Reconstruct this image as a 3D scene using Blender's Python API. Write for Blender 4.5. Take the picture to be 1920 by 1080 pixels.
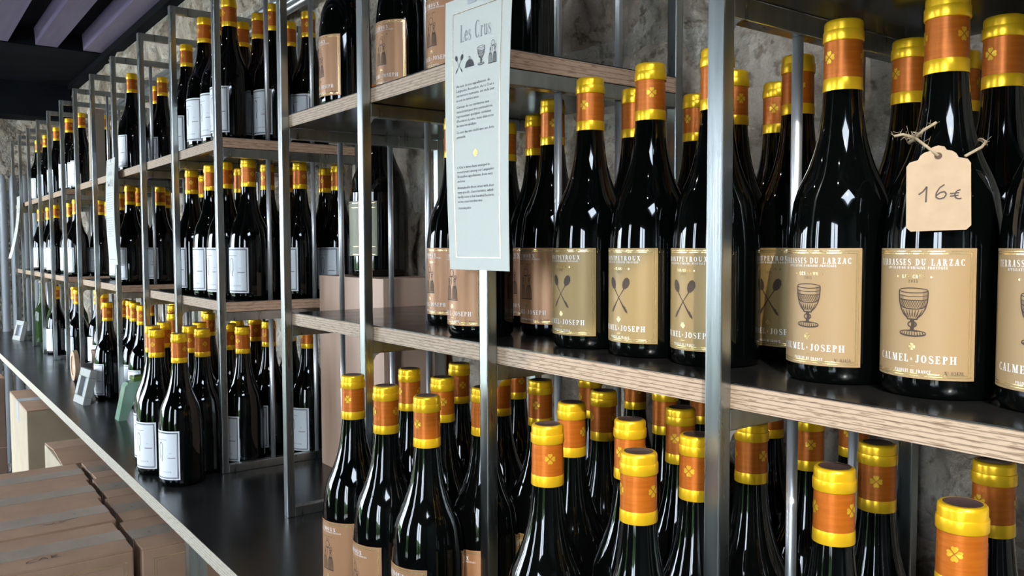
import bpy, bmesh, math, random
from mathutils import Vector, Matrix, noise
random.seed(7)
S = bpy.context.scene
COL = S.collection
for o in list(bpy.data.objects): bpy.data.objects.remove(o)

# ------------------------------------------------------------------ camera
F, YAW, PIT, ROL = 1564.06, 0.9287, -0.05073, -0.00314
CAM = Vector((0.44847, -0.53422, 0.46535))
fw = Vector((-math.sin(YAW)*math.cos(PIT), math.cos(YAW)*math.cos(PIT), math.sin(PIT)))
rt = fw.cross(Vector((0, 0, 1))).normalized(); up = rt.cross(fw)
rt, up = rt*math.cos(ROL)+up*math.sin(ROL), up*math.cos(ROL)-rt*math.sin(ROL)
cd = bpy.data.cameras.new('camera'); cam = bpy.data.objects.new('camera', cd); COL.objects.link(cam)
cd.sensor_width = 36; cd.lens = F*36/1920; cd.clip_start = 0.02
M4 = Matrix((rt, up, -fw)).transposed().to_4x4(); M4.translation = CAM
cam.matrix_world = M4; S.camera = cam

# ------------------------------------------------------------------ light
S.view_settings.view_transform = 'Standard'; S.view_settings.look = 'None'
S.view_settings.gamma = 1; S.view_settings.use_curve_mapping = False
S.view_settings.exposure = 0.06
S.cycles.max_bounces = 6; S.cycles.glossy_bounces = 4; S.cycles.diffuse_bounces = 4
S.cycles.transmission_bounces = 6; S.cycles.transparent_max_bounces = 8
S.cycles.sample_clamp_indirect = 6; S.cycles.caustics_reflective = False; S.cycles.caustics_refractive = False
S.cycles.use_denoising = True
w = bpy.data.worlds.new('world'); S.world = w; w.use_nodes = True
bg = w.node_tree.nodes['Background']; bg.inputs[0].default_value = (0.76, 0.87, 1.0, 1); bg.inputs[1].default_value = 29.0
# sun comes from the right front, through the skylight over the near end of the rack
sd = Vector((1.11, -1.0, 1.0)).normalized()
sl = bpy.data.lights.new('sun', 'SUN'); sl.energy = 3.4; sl.angle = math.radians(0.6); sl.color = (1.0, 0.93, 0.82)
so = bpy.data.objects.new('sun', sl); COL.objects.link(so)
so.rotation_euler = sd.to_track_quat('Z', 'Y').to_euler()
def portal(name, loc, rot, sx, sy):
    l = bpy.data.lights.new(name, 'AREA'); l.shape = 'RECTANGLE'; l.size = sx; l.size_y = sy; l.cycles.is_portal = True
    o = bpy.data.objects.new(name, l); COL.objects.link(o); o.location = loc; o.rotation_euler = rot
WY = -2.2           # opposite (window) wall
WINS = [(-5.05, -4.15), (-3.90, -2.45), (-1.00, -0.60), (0.50, 1.25)]
WZ0, WZ1 = -0.45, 1.15
for a, b in WINS: portal('window_portal', ((a+b)/2, WY-0.02, (WZ0+WZ1)/2), (math.radians(90), 0, 0), b-a, WZ1-WZ0)
SKY = (0.92, 1.80, -1.45, -0.55)
portal('skylight_portal', ((SKY[0]+SKY[1])/2, (SKY[2]+SKY[3])/2, 1.5), (0, 0, 0), SKY[1]-SKY[0], SKY[3]-SKY[2])

# ------------------------------------------------------------------ materials
def N(nt, t, **k):
    n = nt.nodes.new(t)
    for a, v in k.items():
        if a.startswith('i_'): n.inputs[a[2:].replace('_', ' ')].default_value = v
        else: setattr(n, a, v)
    return n
def mat(name, base, rough=0.5, metal=0.0, spec=0.5, trans=0.0, ior=1.5, coat=0.0):
    m = bpy.data.materials.new(name); m.use_nodes = True
    p = m.node_tree.nodes['Principled BSDF']
    p.inputs['Base Color'].default_value = (*base, 1); p.inputs['Roughness'].default_value = rough
    p.inputs['Metallic'].default_value = metal; p.inputs['Specular IOR Level'].default_value = spec
    p.inputs['Transmission Weight'].default_value = trans; p.inputs['IOR'].default_value = ior
    p.inputs['Coat Weight'].default_value = coat
    return m
def vary(m, c2, scale=(8, 8, 8), lo=.35, hi=.65, detail=4, bump=0.0, bscale=None, rough=None, c3=None):
    nt = m.node_tree; p = nt.nodes['Principled BSDF']
    tc = N(nt, 'ShaderNodeTexCoord'); mp = N(nt, 'ShaderNodeMapping'); mp.inputs['Scale'].default_value = scale
    nt.links.new(tc.outputs['Object'], mp.inputs['Vector'])
    no = N(nt, 'ShaderNodeTexNoise', i_Scale=1.0, i_Detail=detail); nt.links.new(mp.outputs[0], no.inputs['Vector'])
    cr = N(nt, 'ShaderNodeValToRGB'); e = cr.color_ramp.elements
    e[0].position = lo; e[1].position = hi
    e[0].color = p.inputs['Base Color'].default_value[:]; e[1].color = (*c2, 1)
    if c3:
        x = e.new(min(.99, hi+.12)); x.color = (*c3, 1)
    nt.links.new(no.outputs['Fac'], cr.inputs['Fac']); nt.links.new(cr.outputs['Color'], p.inputs['Base Color'])
    if rough:
        mr = N(nt, 'ShaderNodeMapRange'); mr.inputs['To Min'].default_value = rough[0]; mr.inputs['To Max'].default_value = rough[1]
        nt.links.new(no.outputs['Fac'], mr.inputs['Value']); nt.links.new(mr.outputs[0], p.inputs['Roughness'])
    if bump:
        n2 = N(nt, 'ShaderNodeTexNoise', i_Scale=1.0, i_Detail=6); m2 = N(nt, 'ShaderNodeMapping')
        m2.inputs['Scale'].default_value = bscale or scale
        nt.links.new(tc.outputs['Object'], m2.inputs['Vector']); nt.links.new(m2.outputs[0], n2.inputs['Vector'])
        b = N(nt, 'ShaderNodeBump', i_Strength=bump, i_Distance=0.01)
        nt.links.new(n2.outputs['Fac'], b.inputs['Height']); nt.links.new(b.outputs[0], p.inputs['Normal'])
    return m
def ply(name, a, b, per, ztop):
    """layered edge of a laminated board: thin plies along z, flecks of grain along the board"""
    m = mat(name, a, 0.55); nt = m.node_tree; p = nt.nodes['Principled BSDF']
    tc = N(nt, 'ShaderNodeTexCoord'); se = N(nt, 'ShaderNodeSeparateXYZ'); nt.links.new(tc.outputs['Object'], se.inputs[0])
    mp = N(nt, 'ShaderNodeMapping'); mp.inputs['Scale'].default_value = (6, 6, 45)
    nt.links.new(tc.outputs['Object'], mp.inputs[0])
    n1 = N(nt, 'ShaderNodeTexNoise', i_Scale=1.0, i_Detail=3); nt.links.new(mp.outputs[0], n1.inputs['Vector'])
    ma = N(nt, 'ShaderNodeMath', operation='MULTIPLY_ADD'); nt.links.new(se.outputs['Z'], ma.inputs[0]); ma.inputs[1].default_value = 6.283/per
    m3 = N(nt, 'ShaderNodeMath', operation='MULTIPLY'); nt.links.new(n1.outputs['Fac'], m3.inputs[0]); m3.inputs[1].default_value = 2.6
    nt.links.new(m3.outputs[0], ma.inputs[2])
    si = N(nt, 'ShaderNodeMath', operation='SINE'); nt.links.new(ma.outputs[0], si.inputs[0])
    cr = N(nt, 'ShaderNodeValToRGB'); e = cr.color_ramp.elements; e[0].position = .02; e[1].position = .22
    e[0].color = (*b, 1); e[1].color = (*a, 1)
    mr = N(nt, 'ShaderNodeMapRange'); mr.inputs['From Min'].default_value = -1; nt.links.new(si.outputs[0], mr.inputs[0]); nt.links.new(mr.outputs[0], cr.inputs[0])
    mp2 = N(nt, 'ShaderNodeMapping'); mp2.inputs['Scale'].default_value = (60, 60, 800); nt.links.new(tc.outputs['Object'], mp2.inputs[0])
    n2 = N(nt, 'ShaderNodeTexNoise', i_Scale=1.0, i_Detail=2); nt.links.new(mp2.outputs[0], n2.inputs['Vector'])
    c2 = N(nt, 'ShaderNodeValToRGB'); f = c2.color_ramp.elements; f[0].position = .38; f[1].position = .45
    f[0].color = (.60, .55, .50, 1); f[1].color = (1, 1, 1, 1); nt.links.new(n2.outputs['Fac'], c2.inputs[0])
    mx = N(nt, 'ShaderNodeMix', data_type='RGBA', blend_type='MULTIPLY'); mx.inputs[0].default_value = 1
    nt.links.new(cr.outputs[0], mx.inputs[6]); nt.links.new(c2.outputs[0], mx.inputs[7]); nt.links.new(mx.outputs[2], p.inputs['Base Color'])
    return m
MT = {}
MT['glass'] = mat('bottle_glass', (.0012, .0016, .0014), .04, 0, .42, ior=1.5)
MT['glass_green'] = mat('green_bottle_glass', (.05, .10, .03), .05, 0, .5, trans=.6, ior=1.3)
MT['orange'] = vary(mat('capsule_orange', (.50, .118, .006), .38, .42), (.57, .145, .009), (40, 40, 500), bump=.04, bscale=(60, 60, 900))
MT['gold'] = mat('capsule_gold', (.98, .57, .014), .31, .55)
MT['clover'] = mat('clover_gold', (.80, .46, .03), .35, .5)
MT['capdisc'] = mat('capsule_top_violet', (.10, .06, .055), .35, .3)
MT['lab_T'] = mat('tan_label_paper', (.365, .232, .105), .5)
MT['lab_P'] = mat('khaki_label_paper', (.325, .212, .078), .45, .15)
MT['lab_L'] = mat('copper_label_paper', (.41, .205, .098), .42, .25)
MT['lab_W'] = mat('white_label_paper', (.88, .90, .93), .5)
MT['lab_M'] = mat('pale_olive_label_paper', (.36, .35, .24), .5)
MT['foil'] = mat('gold_foil', (.90, .66, .30), .25, .8)
MT['white'] = mat('white_ink', (.88, .86, .82), .5)
MT['dark'] = mat('brown_ink', (.055, .03, .018), .6)
MT['black'] = mat('black_ink', (.02, .02, .025), .6)
MT['grey'] = mat('grey_ink', (.22, .23, .25), .6)
MT['steel'] = vary(mat('raw_steel', (.36, .385, .38), .30, 1.0), (.46, .49, .48), (60, 60, 5), bump=.03, bscale=(500, 500, 12), rough=(.22, .36))
MT['weld'] = vary(mat('ground_weld_steel', (.55, .55, .56), .42, .75), (.40, .40, .42), (90, 90, 90))
MT['rod'] = mat('bright_steel_rod', (.74, .75, .76), .42, .9)
MT['lam'] = vary(mat('black_laminate', (.010, .010, .010), .17), (.018, .017, .016), (25, 25, 25), rough=(.13, .26))
MT['lamc'] = vary(mat('black_counter_laminate', (.011, .0115, .012), .2), (.020, .020, .020), (9, 9, 9), rough=(.16, .30))
MT['ply'] = ply('oak_plywood_edge', (.48, .345, .235), (.22, .145, .09), .0036, 0)
MT['plyend'] = ply('oak_plywood_lit_end', (.62, .40, .27), (.42, .255, .165), .0060, 0)  # pinkish end tone, brightened to paint in the light on the ends
MT['plyc'] = ply('pale_plywood_edge', (.50, .45, .36), (.31, .27, .21), .0045, 0)
MT['paper'] = mat('white_paper', (.60, .61, .55), .6)
MT['carton'] = vary(mat('brown_cardboard', (.315, .185, .115), .75), (.38, .23, .145), (14, 14, 14), bump=.05, bscale=(60, 60, 60))
MT['cartonB'] = vary(mat('beige_cardboard', (.35, .28, .19), .7), (.40, .325, .225), (10, 10, 10))
MT['cartonD'] = vary(mat('dark_cardboard', (.20, .125, .09), .8), (.24, .15, .105), (10, 10, 10))
MT['tape'] = vary(mat('parcel_tape', (.30, .245, .19), .38), (.38, .30, .235), (30, 60, 30), rough=(.2, .45))
MT['tape2'] = mat('silver_tape', (.45, .46, .48), .3)
MT['gap'] = mat('dark_hole_card', (.10, .06, .04), .9)  # dark brown for the flat disc that marks the tag's punched hole
MT['crate'] = vary(mat('pine_crate_wood', (.46, .285, .195), .6), (.62, .42, .31), (14, 14, 1.6), lo=.35, hi=.6, bump=.03, bscale=(80, 80, 6))
MT['tag'] = vary(mat('tan_tag_card', (.40, .28, .170), .75), (.44, .31, .19), (80, 80, 80))
MT['jute'] = mat('jute_string', (.38, .29, .18), .85)
def pits(m, sc=38, lo=.34, hi=.44, dark=(.50, .46, .42)):
    nt = m.node_tree; p = nt.nodes['Principled BSDF']; src = p.inputs['Base Color'].links[0].from_socket
    tc = N(nt, 'ShaderNodeTexCoord'); outs = []
    for k, (a, b, c_, d) in enumerate(((sc, 3, lo, hi), (sc/5.5, 5, .40, .47))):
        no = N(nt, 'ShaderNodeTexNoise', i_Scale=a, i_Detail=b, i_Roughness=.65); nt.links.new(tc.outputs['Object'], no.inputs['Vector'])
        cr = N(nt, 'ShaderNodeValToRGB'); e = cr.color_ramp.elements; e[0].position = c_; e[1].position = d; e[0].color = (*(dark if k == 0 else (.62, .59, .55)), 1); e[1].color = (1, 1, 1, 1)
        nt.links.new(no.outputs['Fac'], cr.inputs[0]); mx = N(nt, 'ShaderNodeMix', data_type='RGBA', blend_type='MULTIPLY'); mx.inputs[0].default_value = 1
        nt.links.new(src, mx.inputs[6]); nt.links.new(cr.outputs[0], mx.inputs[7]); src = mx.outputs[2]
    nt.links.new(src, p.inputs['Base Color'])
    for n in nt.nodes:
        if n.type == 'BUMP': n.inputs['Distance'].default_value = .03
    return m
MT['stone'] = pits(vary(mat('rubble_stone', (.37, .295, .225), .9), (.60, .515, .41), (8, 8, 8), lo=.40, hi=.58, detail=8, bump=1.0, bscale=(24, 24, 24), c3=(.70, .66, .58)))
MT['mortar'] = pits(vary(mat('lime_mortar', (.39, .345, .28), .95), (.56, .51, .43), (12, 12, 12), detail=8, bump=1.0, bscale=(40, 40, 40)))
MT['deck'] = vary(mat('violet_lit_steel_deck', (.20, .165, .28), .42, .2), (.25, .21, .33), (3, 30, 30))  # violet light falling on the ribs is put into this base colour
MT['beam'] = vary(mat('dark_blue_beam_paint', (.006, .0065, .009), .8, spec=.06), (.011, .012, .016), (5, 5, 5))
MT['wallp'] = vary(mat('dark_wall_panel', (.045, .045, .045), .7), (.06, .058, .055), (3, 3, 3))
MT['floor'] = vary(mat('concrete_floor', (.09, .087, .082), .6), (.13, .125, .115), (3, 3, 3), bump=.1, bscale=(20, 20, 20))
MT['alu'] = mat('window_frame_paint', (.05, .05, .055), .45)
MT['rad'] = mat('radiator_enamel', (.34, .36, .38), .35)
MT['conduit'] = mat('zinc_conduit', (.50, .52, .53), .3, .85)
MT['plaster'] = mat('grey_frame_plaster', (.36, .36, .33), .7)
MT['panel'] = mat('grey_blue_pane', (.22, .26, .32), .12)
MT['arch'] = mat('green_cast_glass', (.30, .50, .36), .16, 0, .5, trans=.25, ior=1.45, coat=.6); MT['archtop'] = mat('olive_cast_glass', (.12, .20, .04), .2, 0, .5, coat=.5)
MT['woodd'] = vary(mat('pale_wood_disc', (.55, .40, .28), .6), (.42, .28, .18), (30, 2, 30))
MT['brownb'] = mat('brown_card_box', (.17, .095, .055), .6)
MT['beige'] = mat('beige_gift_card', (.42, .34, .26), .7)
MT['leaf'] = vary(mat('hedge_leaf', (.03, .085, .02), .6), (.10, .20, .045), (9, 9, 9))
MT['grass'] = vary(mat('gravel_yard', (.42, .40, .36), .9), (.5, .48, .44), (2, 2, 2))
m = bpy.data.materials.new('window_glass'); m.use_nodes = True; nt = m.node_tree
nt.nodes.remove(nt.nodes['Principled BSDF']); o_ = nt.nodes['Material Output']
tr = N(nt, 'ShaderNodeBsdfTransparent'); gl = N(nt, 'ShaderNodeBsdfGlossy', i_Roughness=.02); mx = N(nt, 'ShaderNodeMixShader'); mx.inputs[0].default_value = .06
nt.links.new(tr.outputs[0], mx.inputs[1]); nt.links.new(gl.outputs[0], mx.inputs[2]); nt.links.new(mx.outputs[0], o_.inputs[0]); MT['pane'] = m
m = bpy.data.materials.new('lamp_lens'); m.use_nodes = True; p = m.node_tree.nodes['Principled BSDF']
p.inputs['Emission Color'].default_value = (1, .95, .86, 1); p.inputs['Emission Strength'].default_value = 420; MT['lens'] = m

# ------------------------------------------------------------------ helpers
def mk(name, verts, faces, mats, parent=None, mi=None, smooth=False):
    me = bpy.data.meshes.new(name); me.from_pydata([tuple(v) for v in verts], [], faces); me.update()
    for k in (mats if isinstance(mats, (list, tuple)) else [mats]): me.materials.append(MT[k])
    if mi: me.polygons.foreach_set('material_index', mi)
    if smooth: me.polygons.foreach_set('use_smooth', [True]*len(me.polygons))
    return link(name, me, parent)
def link(name, me, parent=None):
    o = bpy.data.objects.new(name, me); COL.objects.link(o)
    if parent: o.parent = parent
    return o
def empty(name, loc=(0, 0, 0), rz=0.0):
    o = bpy.data.objects.new(name, None); COL.objects.link(o); o.location = loc; o.rotation_euler = (0, 0, rz); o.empty_display_size = .02
    return o
def tag(o, label, cat, group=None):
    o['label'] = label; o['category'] = cat
    if group: o['group'] = group
    return o
def struct(o): o['kind'] = 'structure'; return o
BF = [(0, 3, 2, 1), (4, 5, 6, 7), (0, 1, 5, 4), (1, 2, 6, 5), (2, 3, 7, 6), (3, 0, 4, 7)]
def boxv(x0, x1, y0, y1, z0, z1): return [(x0, y0, z0), (x1, y0, z0), (x1, y1, z0), (x0, y1, z0), (x0, y0, z1), (x1, y0, z1), (x1, y1, z1), (x0, y1, z1)]
def box(name, b, mt, parent=None, bev=0.0):
    o = mk(name, boxv(*b), BF, mt, parent)
    if bev:
        bm = bmesh.new(); bm.from_mesh(o.data)
        bmesh.ops.bevel(bm, geom=bm.edges[:], offset=bev, segments=2, affect='EDGES', profile=.6); bm.to_mesh(o.data); bm.free()
    return o
def boxes(name, bs, mt, parent=None):
    v, f = [], []
    for b in bs:
        k = len(v); v += boxv(*b); f += [tuple(i+k for i in q) for q in BF]
    return mk(name, v, f, mt, parent)
def lathe(prof, n):
    v = []; f = []
    for r, z in prof:
        for i in range(n):
            a = 2*math.pi*i/n; v.append((r*math.sin(a), -r*math.cos(a), z))
    for j in range(len(prof)-1):
        for i in range(n):
            a, b = j*n+i, j*n+(i+1) % n; f.append((a, b, b+n, a+n))
    return v, f
def lathe_mesh(name, prof, n, mt):
    v, f = lathe(prof, n); me = bpy.data.meshes.new(name); me.from_pydata(v, [], f); me.materials.append(MT[mt])
    me.polygons.foreach_set('use_smooth', [True]*len(f)); me.update(); me.set_sharp_from_angle(angle=math.radians(38)); return me
def tube(pts, r, n=8, cap=True):
    v, f = [], []; pts = [Vector(p) for p in pts]
    for i, p in enumerate(pts):
        t = (pts[min(i+1, len(pts)-1)]-pts[max(i-1, 0)]).normalized()
        u = t.cross(Vector((0, 0, 1)) if abs(t.z) < .9 else Vector((1, 0, 0))).normalized(); w_ = t.cross(u)
        rr = r[i] if isinstance(r, (list, tuple)) else r
        for k in range(n):
            a = 2*math.pi*k/n; v.append(p+u*rr*math.cos(a)+w_*rr*math.sin(a))
    for i in range(len(pts)-1):
        for k in range(n):
            a, b = i*n+k, i*n+(k+1) % n; f.append((a, a+n, b+n, b))
    if cap: f.append(tuple(range(n))); f.append(tuple(reversed(range((len(pts)-1)*n, len(pts)*n))))
    return v, f
def tubes(name, lst, r, mt, parent=None, n=8):
    V, Fc = [], []
    for p in lst:
        v, f = tube(p, r, n); k = len(V); V += v; Fc += [tuple(i+k for i in q) for q in f]
    return mk(name, V, Fc, mt, parent, smooth=True)

# ------------------------------------------------------------------ lettering (serif capitals drawn as quads, unit height 1)
def R(x0, y0, x1, y1): return [(x0, y0), (x1, y0), (x1, y1), (x0, y1)]
def D(xa, xb, wd, y0=0., y1=1.): return [(xa, y0), (xa+wd, y0), (xb+wd, y1), (xb, y1)]
def ring(cx, cy, rx, ry, tx, ty, a0, a1, n=12):
    q = []
    for i in range(n):
        a, b = [math.radians(a0+(a1-a0)*k/n) for k in (i, i+1)]
        q.append([(cx+rx*math.cos(a), cy+ry*math.sin(a)), (cx+rx*math.cos(b), cy+ry*math.sin(b)),
                  (cx+(rx-tx)*math.cos(b), cy+(ry-ty)*math.sin(b)), (cx+(rx-tx)*math.cos(a), cy+(ry-ty)*math.sin(a))])
    return q
def line(pts, wd, closed=False):
    q = []; P = [Vector(p) for p in pts]
    if closed: P.append(P[0])
    for i in range(len(P)-1):
        d = P[i+1]-P[i]
        if d.length < 1e-9: continue
        w0 = wd[i] if isinstance(wd, list) else wd; w1 = wd[i+1] if isinstance(wd, list) else wd
        n = Vector((-d.y, d.x)).normalized()
        q.append([tuple(P[i]-n*w0/2), tuple(P[i+1]-n*w1/2), tuple(P[i+1]+n*w1/2), tuple(P[i]+n*w0/2)])
    return q
T_, t_, s_ = .19, .075, .06
def sf(x, y, wd=.34): return R(x-wd/2, y if y < .5 else y-s_, x+wd/2, y+s_ if y < .5 else y)
def stem(x): return [R(x, 0, x+T_, 1), sf(x+T_/2, 0), sf(x+T_/2, 1)]
SC = [(.52, .78), (.48, .92), (.32, .985), (.16, .92), (.10, .77), (.17, .62), (.34, .51), (.50, .39), (.56, .24), (.49, .08), (.31, .015), (.13, .07), (.07, .24)]
SW = [.05, .07, .06, .10, .15, .18, .20, .18, .15, .10, .06, .07, .05]
G = {
 'A': (.72, [D(.06, .33, .07), D(.46, .30, .20), R(.16, .28, .52, .34), sf(.10, 0, .26), sf(.57, 0, .30)]),
 'C': (.68, ring(.38, .5, .34, .5, .19, .06, 48, 312, 16)+[R(.56, .72, .62, .98), R(.56, .02, .62, .28)]),
 'D': (.74, stem(.08)+ring(.30, .5, .40, .5, .19, .06, -90, 90)+[R(.2, 0, .32, .06), R(.2, .94, .32, 1)]),
 'E': (.64, stem(.08)+[R(.2, 0, .56, .06), R(.2, .94, .54, 1), R(.2, .47, .46, .53), R(.52, 0, .58, .24), R(.50, .78, .56, 1), R(.42, .38, .47, .62)]),
 'F': (.60, stem(.08)+[R(.2, .94, .54, 1), R(.2, .47, .46, .53), R(.50, .78, .56, 1), R(.42, .38, .47, .62)]),
 'G': (.74, ring(.38, .5, .34, .5, .19, .06, 48, 300, 16)+[R(.56, .72, .62, .98), R(.5, .02, .68, .42), R(.44, .40, .74, .46)]),
 'H': (.82, stem(.08)+stem(.54)+[R(.2, .47, .6, .53)]),
 'I': (.36, stem(.08)),
 'J': (.46, [R(.20, .14, .39, 1), sf(.295, 1)]+ring(.19, .16, .2, .17, .12, .07, 180, 360, 8)),
 'L': (.62, stem(.08)+[R(.2, 0, .56, .06), R(.51, 0, .57, .3)]),
 'M': (.95, [R(.10, 0, .17, 1), D(.40, .10, .19), D(.42, .66, .07), R(.66, 0, .85, 1), sf(.13, 0, .26), sf(.755, 0), sf(.10, 1, .2), sf(.77, 1, .3)]),
 'N': (.80, [R(.10, 0, .17, 1), D(.52, .08, .19), R(.62, 0, .69, 1), sf(.13, 0, .26), sf(.655, 1, .26)]),
 'O': (.76, ring(.38, .5, .34, .5, .19, .06, 0, 360, 18)),
 'P': (.64, stem(.08)+ring(.28, .73, .32, .27, .18, .06, -90, 90, 9)+[R(.2, .46, .3, .52), R(.2, .94, .3, 1)]),
 'R': (.74, stem(.08)+ring(.28, .74, .30, .26, .18, .06, -90, 90, 9)+[R(.2, .48, .3, .54), R(.2, .94, .3, 1), D(.50, .30, .19, 0, .5), sf(.60, 0, .26)]),
 'S': (.62, line(SC, SW)),
 'T': (.70, [R(.25, 0, .44, 1), sf(.345, 0, .36), R(.05, .94, .64, 1), R(.04, .74, .10, 1), R(.59, .74, .65, 1)]),
 'U': (.80, [R(.10, .3, .29, 1), R(.58, .3, .65, 1), sf(.195, 1), sf(.615, 1, .26)]+ring(.375, .32, .275, .32, .19, .07, 180, 360, 9)),
 'X': (.76, [D(.46, .08, .21), D(.08, .52, .07), sf(.14, 0, .26), sf(.58, 0, .3), sf(.18, 1, .3), sf(.56, 1, .24)]),
 'Y': (.72, [R(.26, 0, .45, .5), D(.26, .04, .19, .45, 1), D(.36, .58, .07, .45, 1), sf(.355, 0, .34), sf(.14, 1, .3), sf(.6, 1, .24)]),
 'Z': (.66, [D(.06, .36, .21), R(.06, 0, .58, .06), R(.08, .94, .58, 1), R(.54, 0, .6, .26), R(.06, .76, .12, 1)]),
 "'": (.22, [R(.06, .72, .16, 1)]), ' ': (.38, []), '-': (.3, [R(.04, .4, .26, .48)]),
 '&': (.5, ring(.22, .36, .18, .2, .08, .06, 0, 360, 8)+ring(.22, .64, .12, .14, .06, .05, 0, 360, 8)+[D(.36, .18, .08, .15, .6)]),
 'o': (.34, ring(.15, .8, .12, .16, .05, .05, 0, 360, 8)+[R(.04, .52, .26, .57)]),
 '0': (.62, ring(.31, .5, .26, .5, .15, .06, 0, 360, 14)), '1': (.44, [R(.16, 0, .31, 1), sf(.235, 0, .34), D(.06, .14, .06, .8, .95)]),
 '2': (.6, line([(.1, .74), (.16, .93), (.3, .97), (.44, .88), (.46, .7), (.34, .45), (.08, .05), (.54, .05)], [.12, .1, .07, .14, .16, .12, .06, .1])),
 '3': (.58, line([(.1, .82), (.26, .97), (.42, .87), (.42, .66), (.24, .54), (.44, .42), (.48, .22), (.34, .04), (.12, .06), (.07, .2)], [.1, .07, .13, .14, .06, .13, .16, .1, .07, .1])),
 '4': (.62, [R(.34, 0, .49, 1), D(.06, .36, .07, .28, 1), R(.06, .24, .58, .30), sf(.415, 0, .3)]),
 '5': (.58, [R(.1, .5, .16, 1), R(.1, .9, .5, 1)]+ring(.25, .3, .28, .3, .16, .06, -150, 120, 12)),
 '7': (.56, [R(.06, .9, .5, 1), D(.16, .42, .12, 0, .9), R(.06, .76, .10, 1)]),
 '8': (.6, ring(.3, .26, .26, .26, .15, .06, 0, 360, 12)+ring(.3, .76, .22, .24, .12, .06, 0, 360, 12)),
}
G['\u00c9'] = (G['E'][0], G['E'][1]+[D(.26, .36, .12, 1.06, 1.22)])
# light Didone letters for the sheet headings
G['e_'] = (.50, ring(.25, .31, .22, .32, .09, .03, 12, 330, 14)+[R(.10, .33, .46, .36)])
G['s_'] = (.40, line([(x*.62, y*.62) for x, y in SC], [v*.42 for v in SW]))
G['r_'] = (.42, [R(.10, 0, .19, .62), R(.03, 0, .27, .03), R(.03, .59, .15, .62)]+ring(.27, .42, .13, .2, .03, .05, 40, 170, 6)+ring(.37, .52, .05, .05, .05, .05, 0, 360, 6))
G['u_'] = (.56, [R(.09, .16, .18, .62), R(.37, 0, .46, .62), R(.02, .59, .15, .62), R(.31, .59, .42, .62), R(.4, 0, .53, .03)]+ring(.24, .18, .15, .18, .08, .03, 180, 330, 6))
G['L_'] = (.60, [R(.12, 0, .23, 1), R(.02, 0, .34, .03), R(.02, .97, .34, 1), R(.2, 0, .54, .03), R(.52, 0, .55, .28)])
G['C_'] = (.72, ring(.38, .5, .34, .51, .12, .03, 50, 310, 18)+[R(.60, .70, .63, .98), R(.60, .04, .63, .26)])
def text(s, x, y, h, width=None, sp=.12, align='c'):
    chars = s if isinstance(s, list) else list(s)
    tot = sum(G[c][0]+sp for c in chars)-sp
    k = h if width is None else width/tot
    cx = x-(tot*k/2 if align == 'c' else 0); q = []
    for c in chars:
        aw, polys = G[c]
        for p in polys: q.append([(cx+px*k, y+py*h) for px, py in p])
        cx += (aw+sp)*k
    return q
def subd(q, mxw=.004):
    """split long rectangles so they follow the curve they are wrapped on"""
    out = []
    for p in q:
        w_ = max(a[0] for a in p)-min(a[0] for a in p)
        n = max(1, int(math.ceil(w_/mxw))) if len(p) == 4 else 1
        if n == 1: out.append(p); continue
        a, b, c, d = [Vector(v) for v in p]
        for i in range(n):
            out.append([tuple(a.lerp(b, i/n)), tuple(a.lerp(b, (i+1)/n)), tuple(d.lerp(c, (i+1)/n)), tuple(d.lerp(c, i/n))])
    return out
def frame(x0, y0, x1, y1, t): return [R(x0, y0, x1, y0+t), R(x0, y1-t, x1, y1), R(x0, y0, x0+t, y1), R(x1-t, y0, x1, y1)]
def clover(cx, cy, r):
    q = []
    for k in range(4):
        a = k*math.pi/2
        for p in ([(.10, 0), (.50, .40), (.80, .46), (1.0, .26), (.88, .0)], [(.10, 0), (.88, 0), (1.0, -.26), (.80, -.46), (.50, -.40)]):
            q.append([(cx+r*(x*math.cos(a)-y*math.sin(a)), cy+r*(x*math.sin(a)+y*math.cos(a))) for x, y in p])
    return q
def wrap(q, f):
    v, fc = [], []
    for p in q:
        k = len(v); v += [f(x, y) for x, y in p]; fc.append(tuple(range(k, k+len(p))))
    return v, fc
def wmesh(name, q, f, mt):
    v, fc = wrap(subd(q), f); me = bpy.data.meshes.new(name); me.from_pydata([tuple(a) for a in v], [], fc); me.materials.append(MT[mt]); me.update()
    return me
def cyl(r): return lambda x, z: (r*math.sin(x/r), -r*math.cos(x/r), z)

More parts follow.
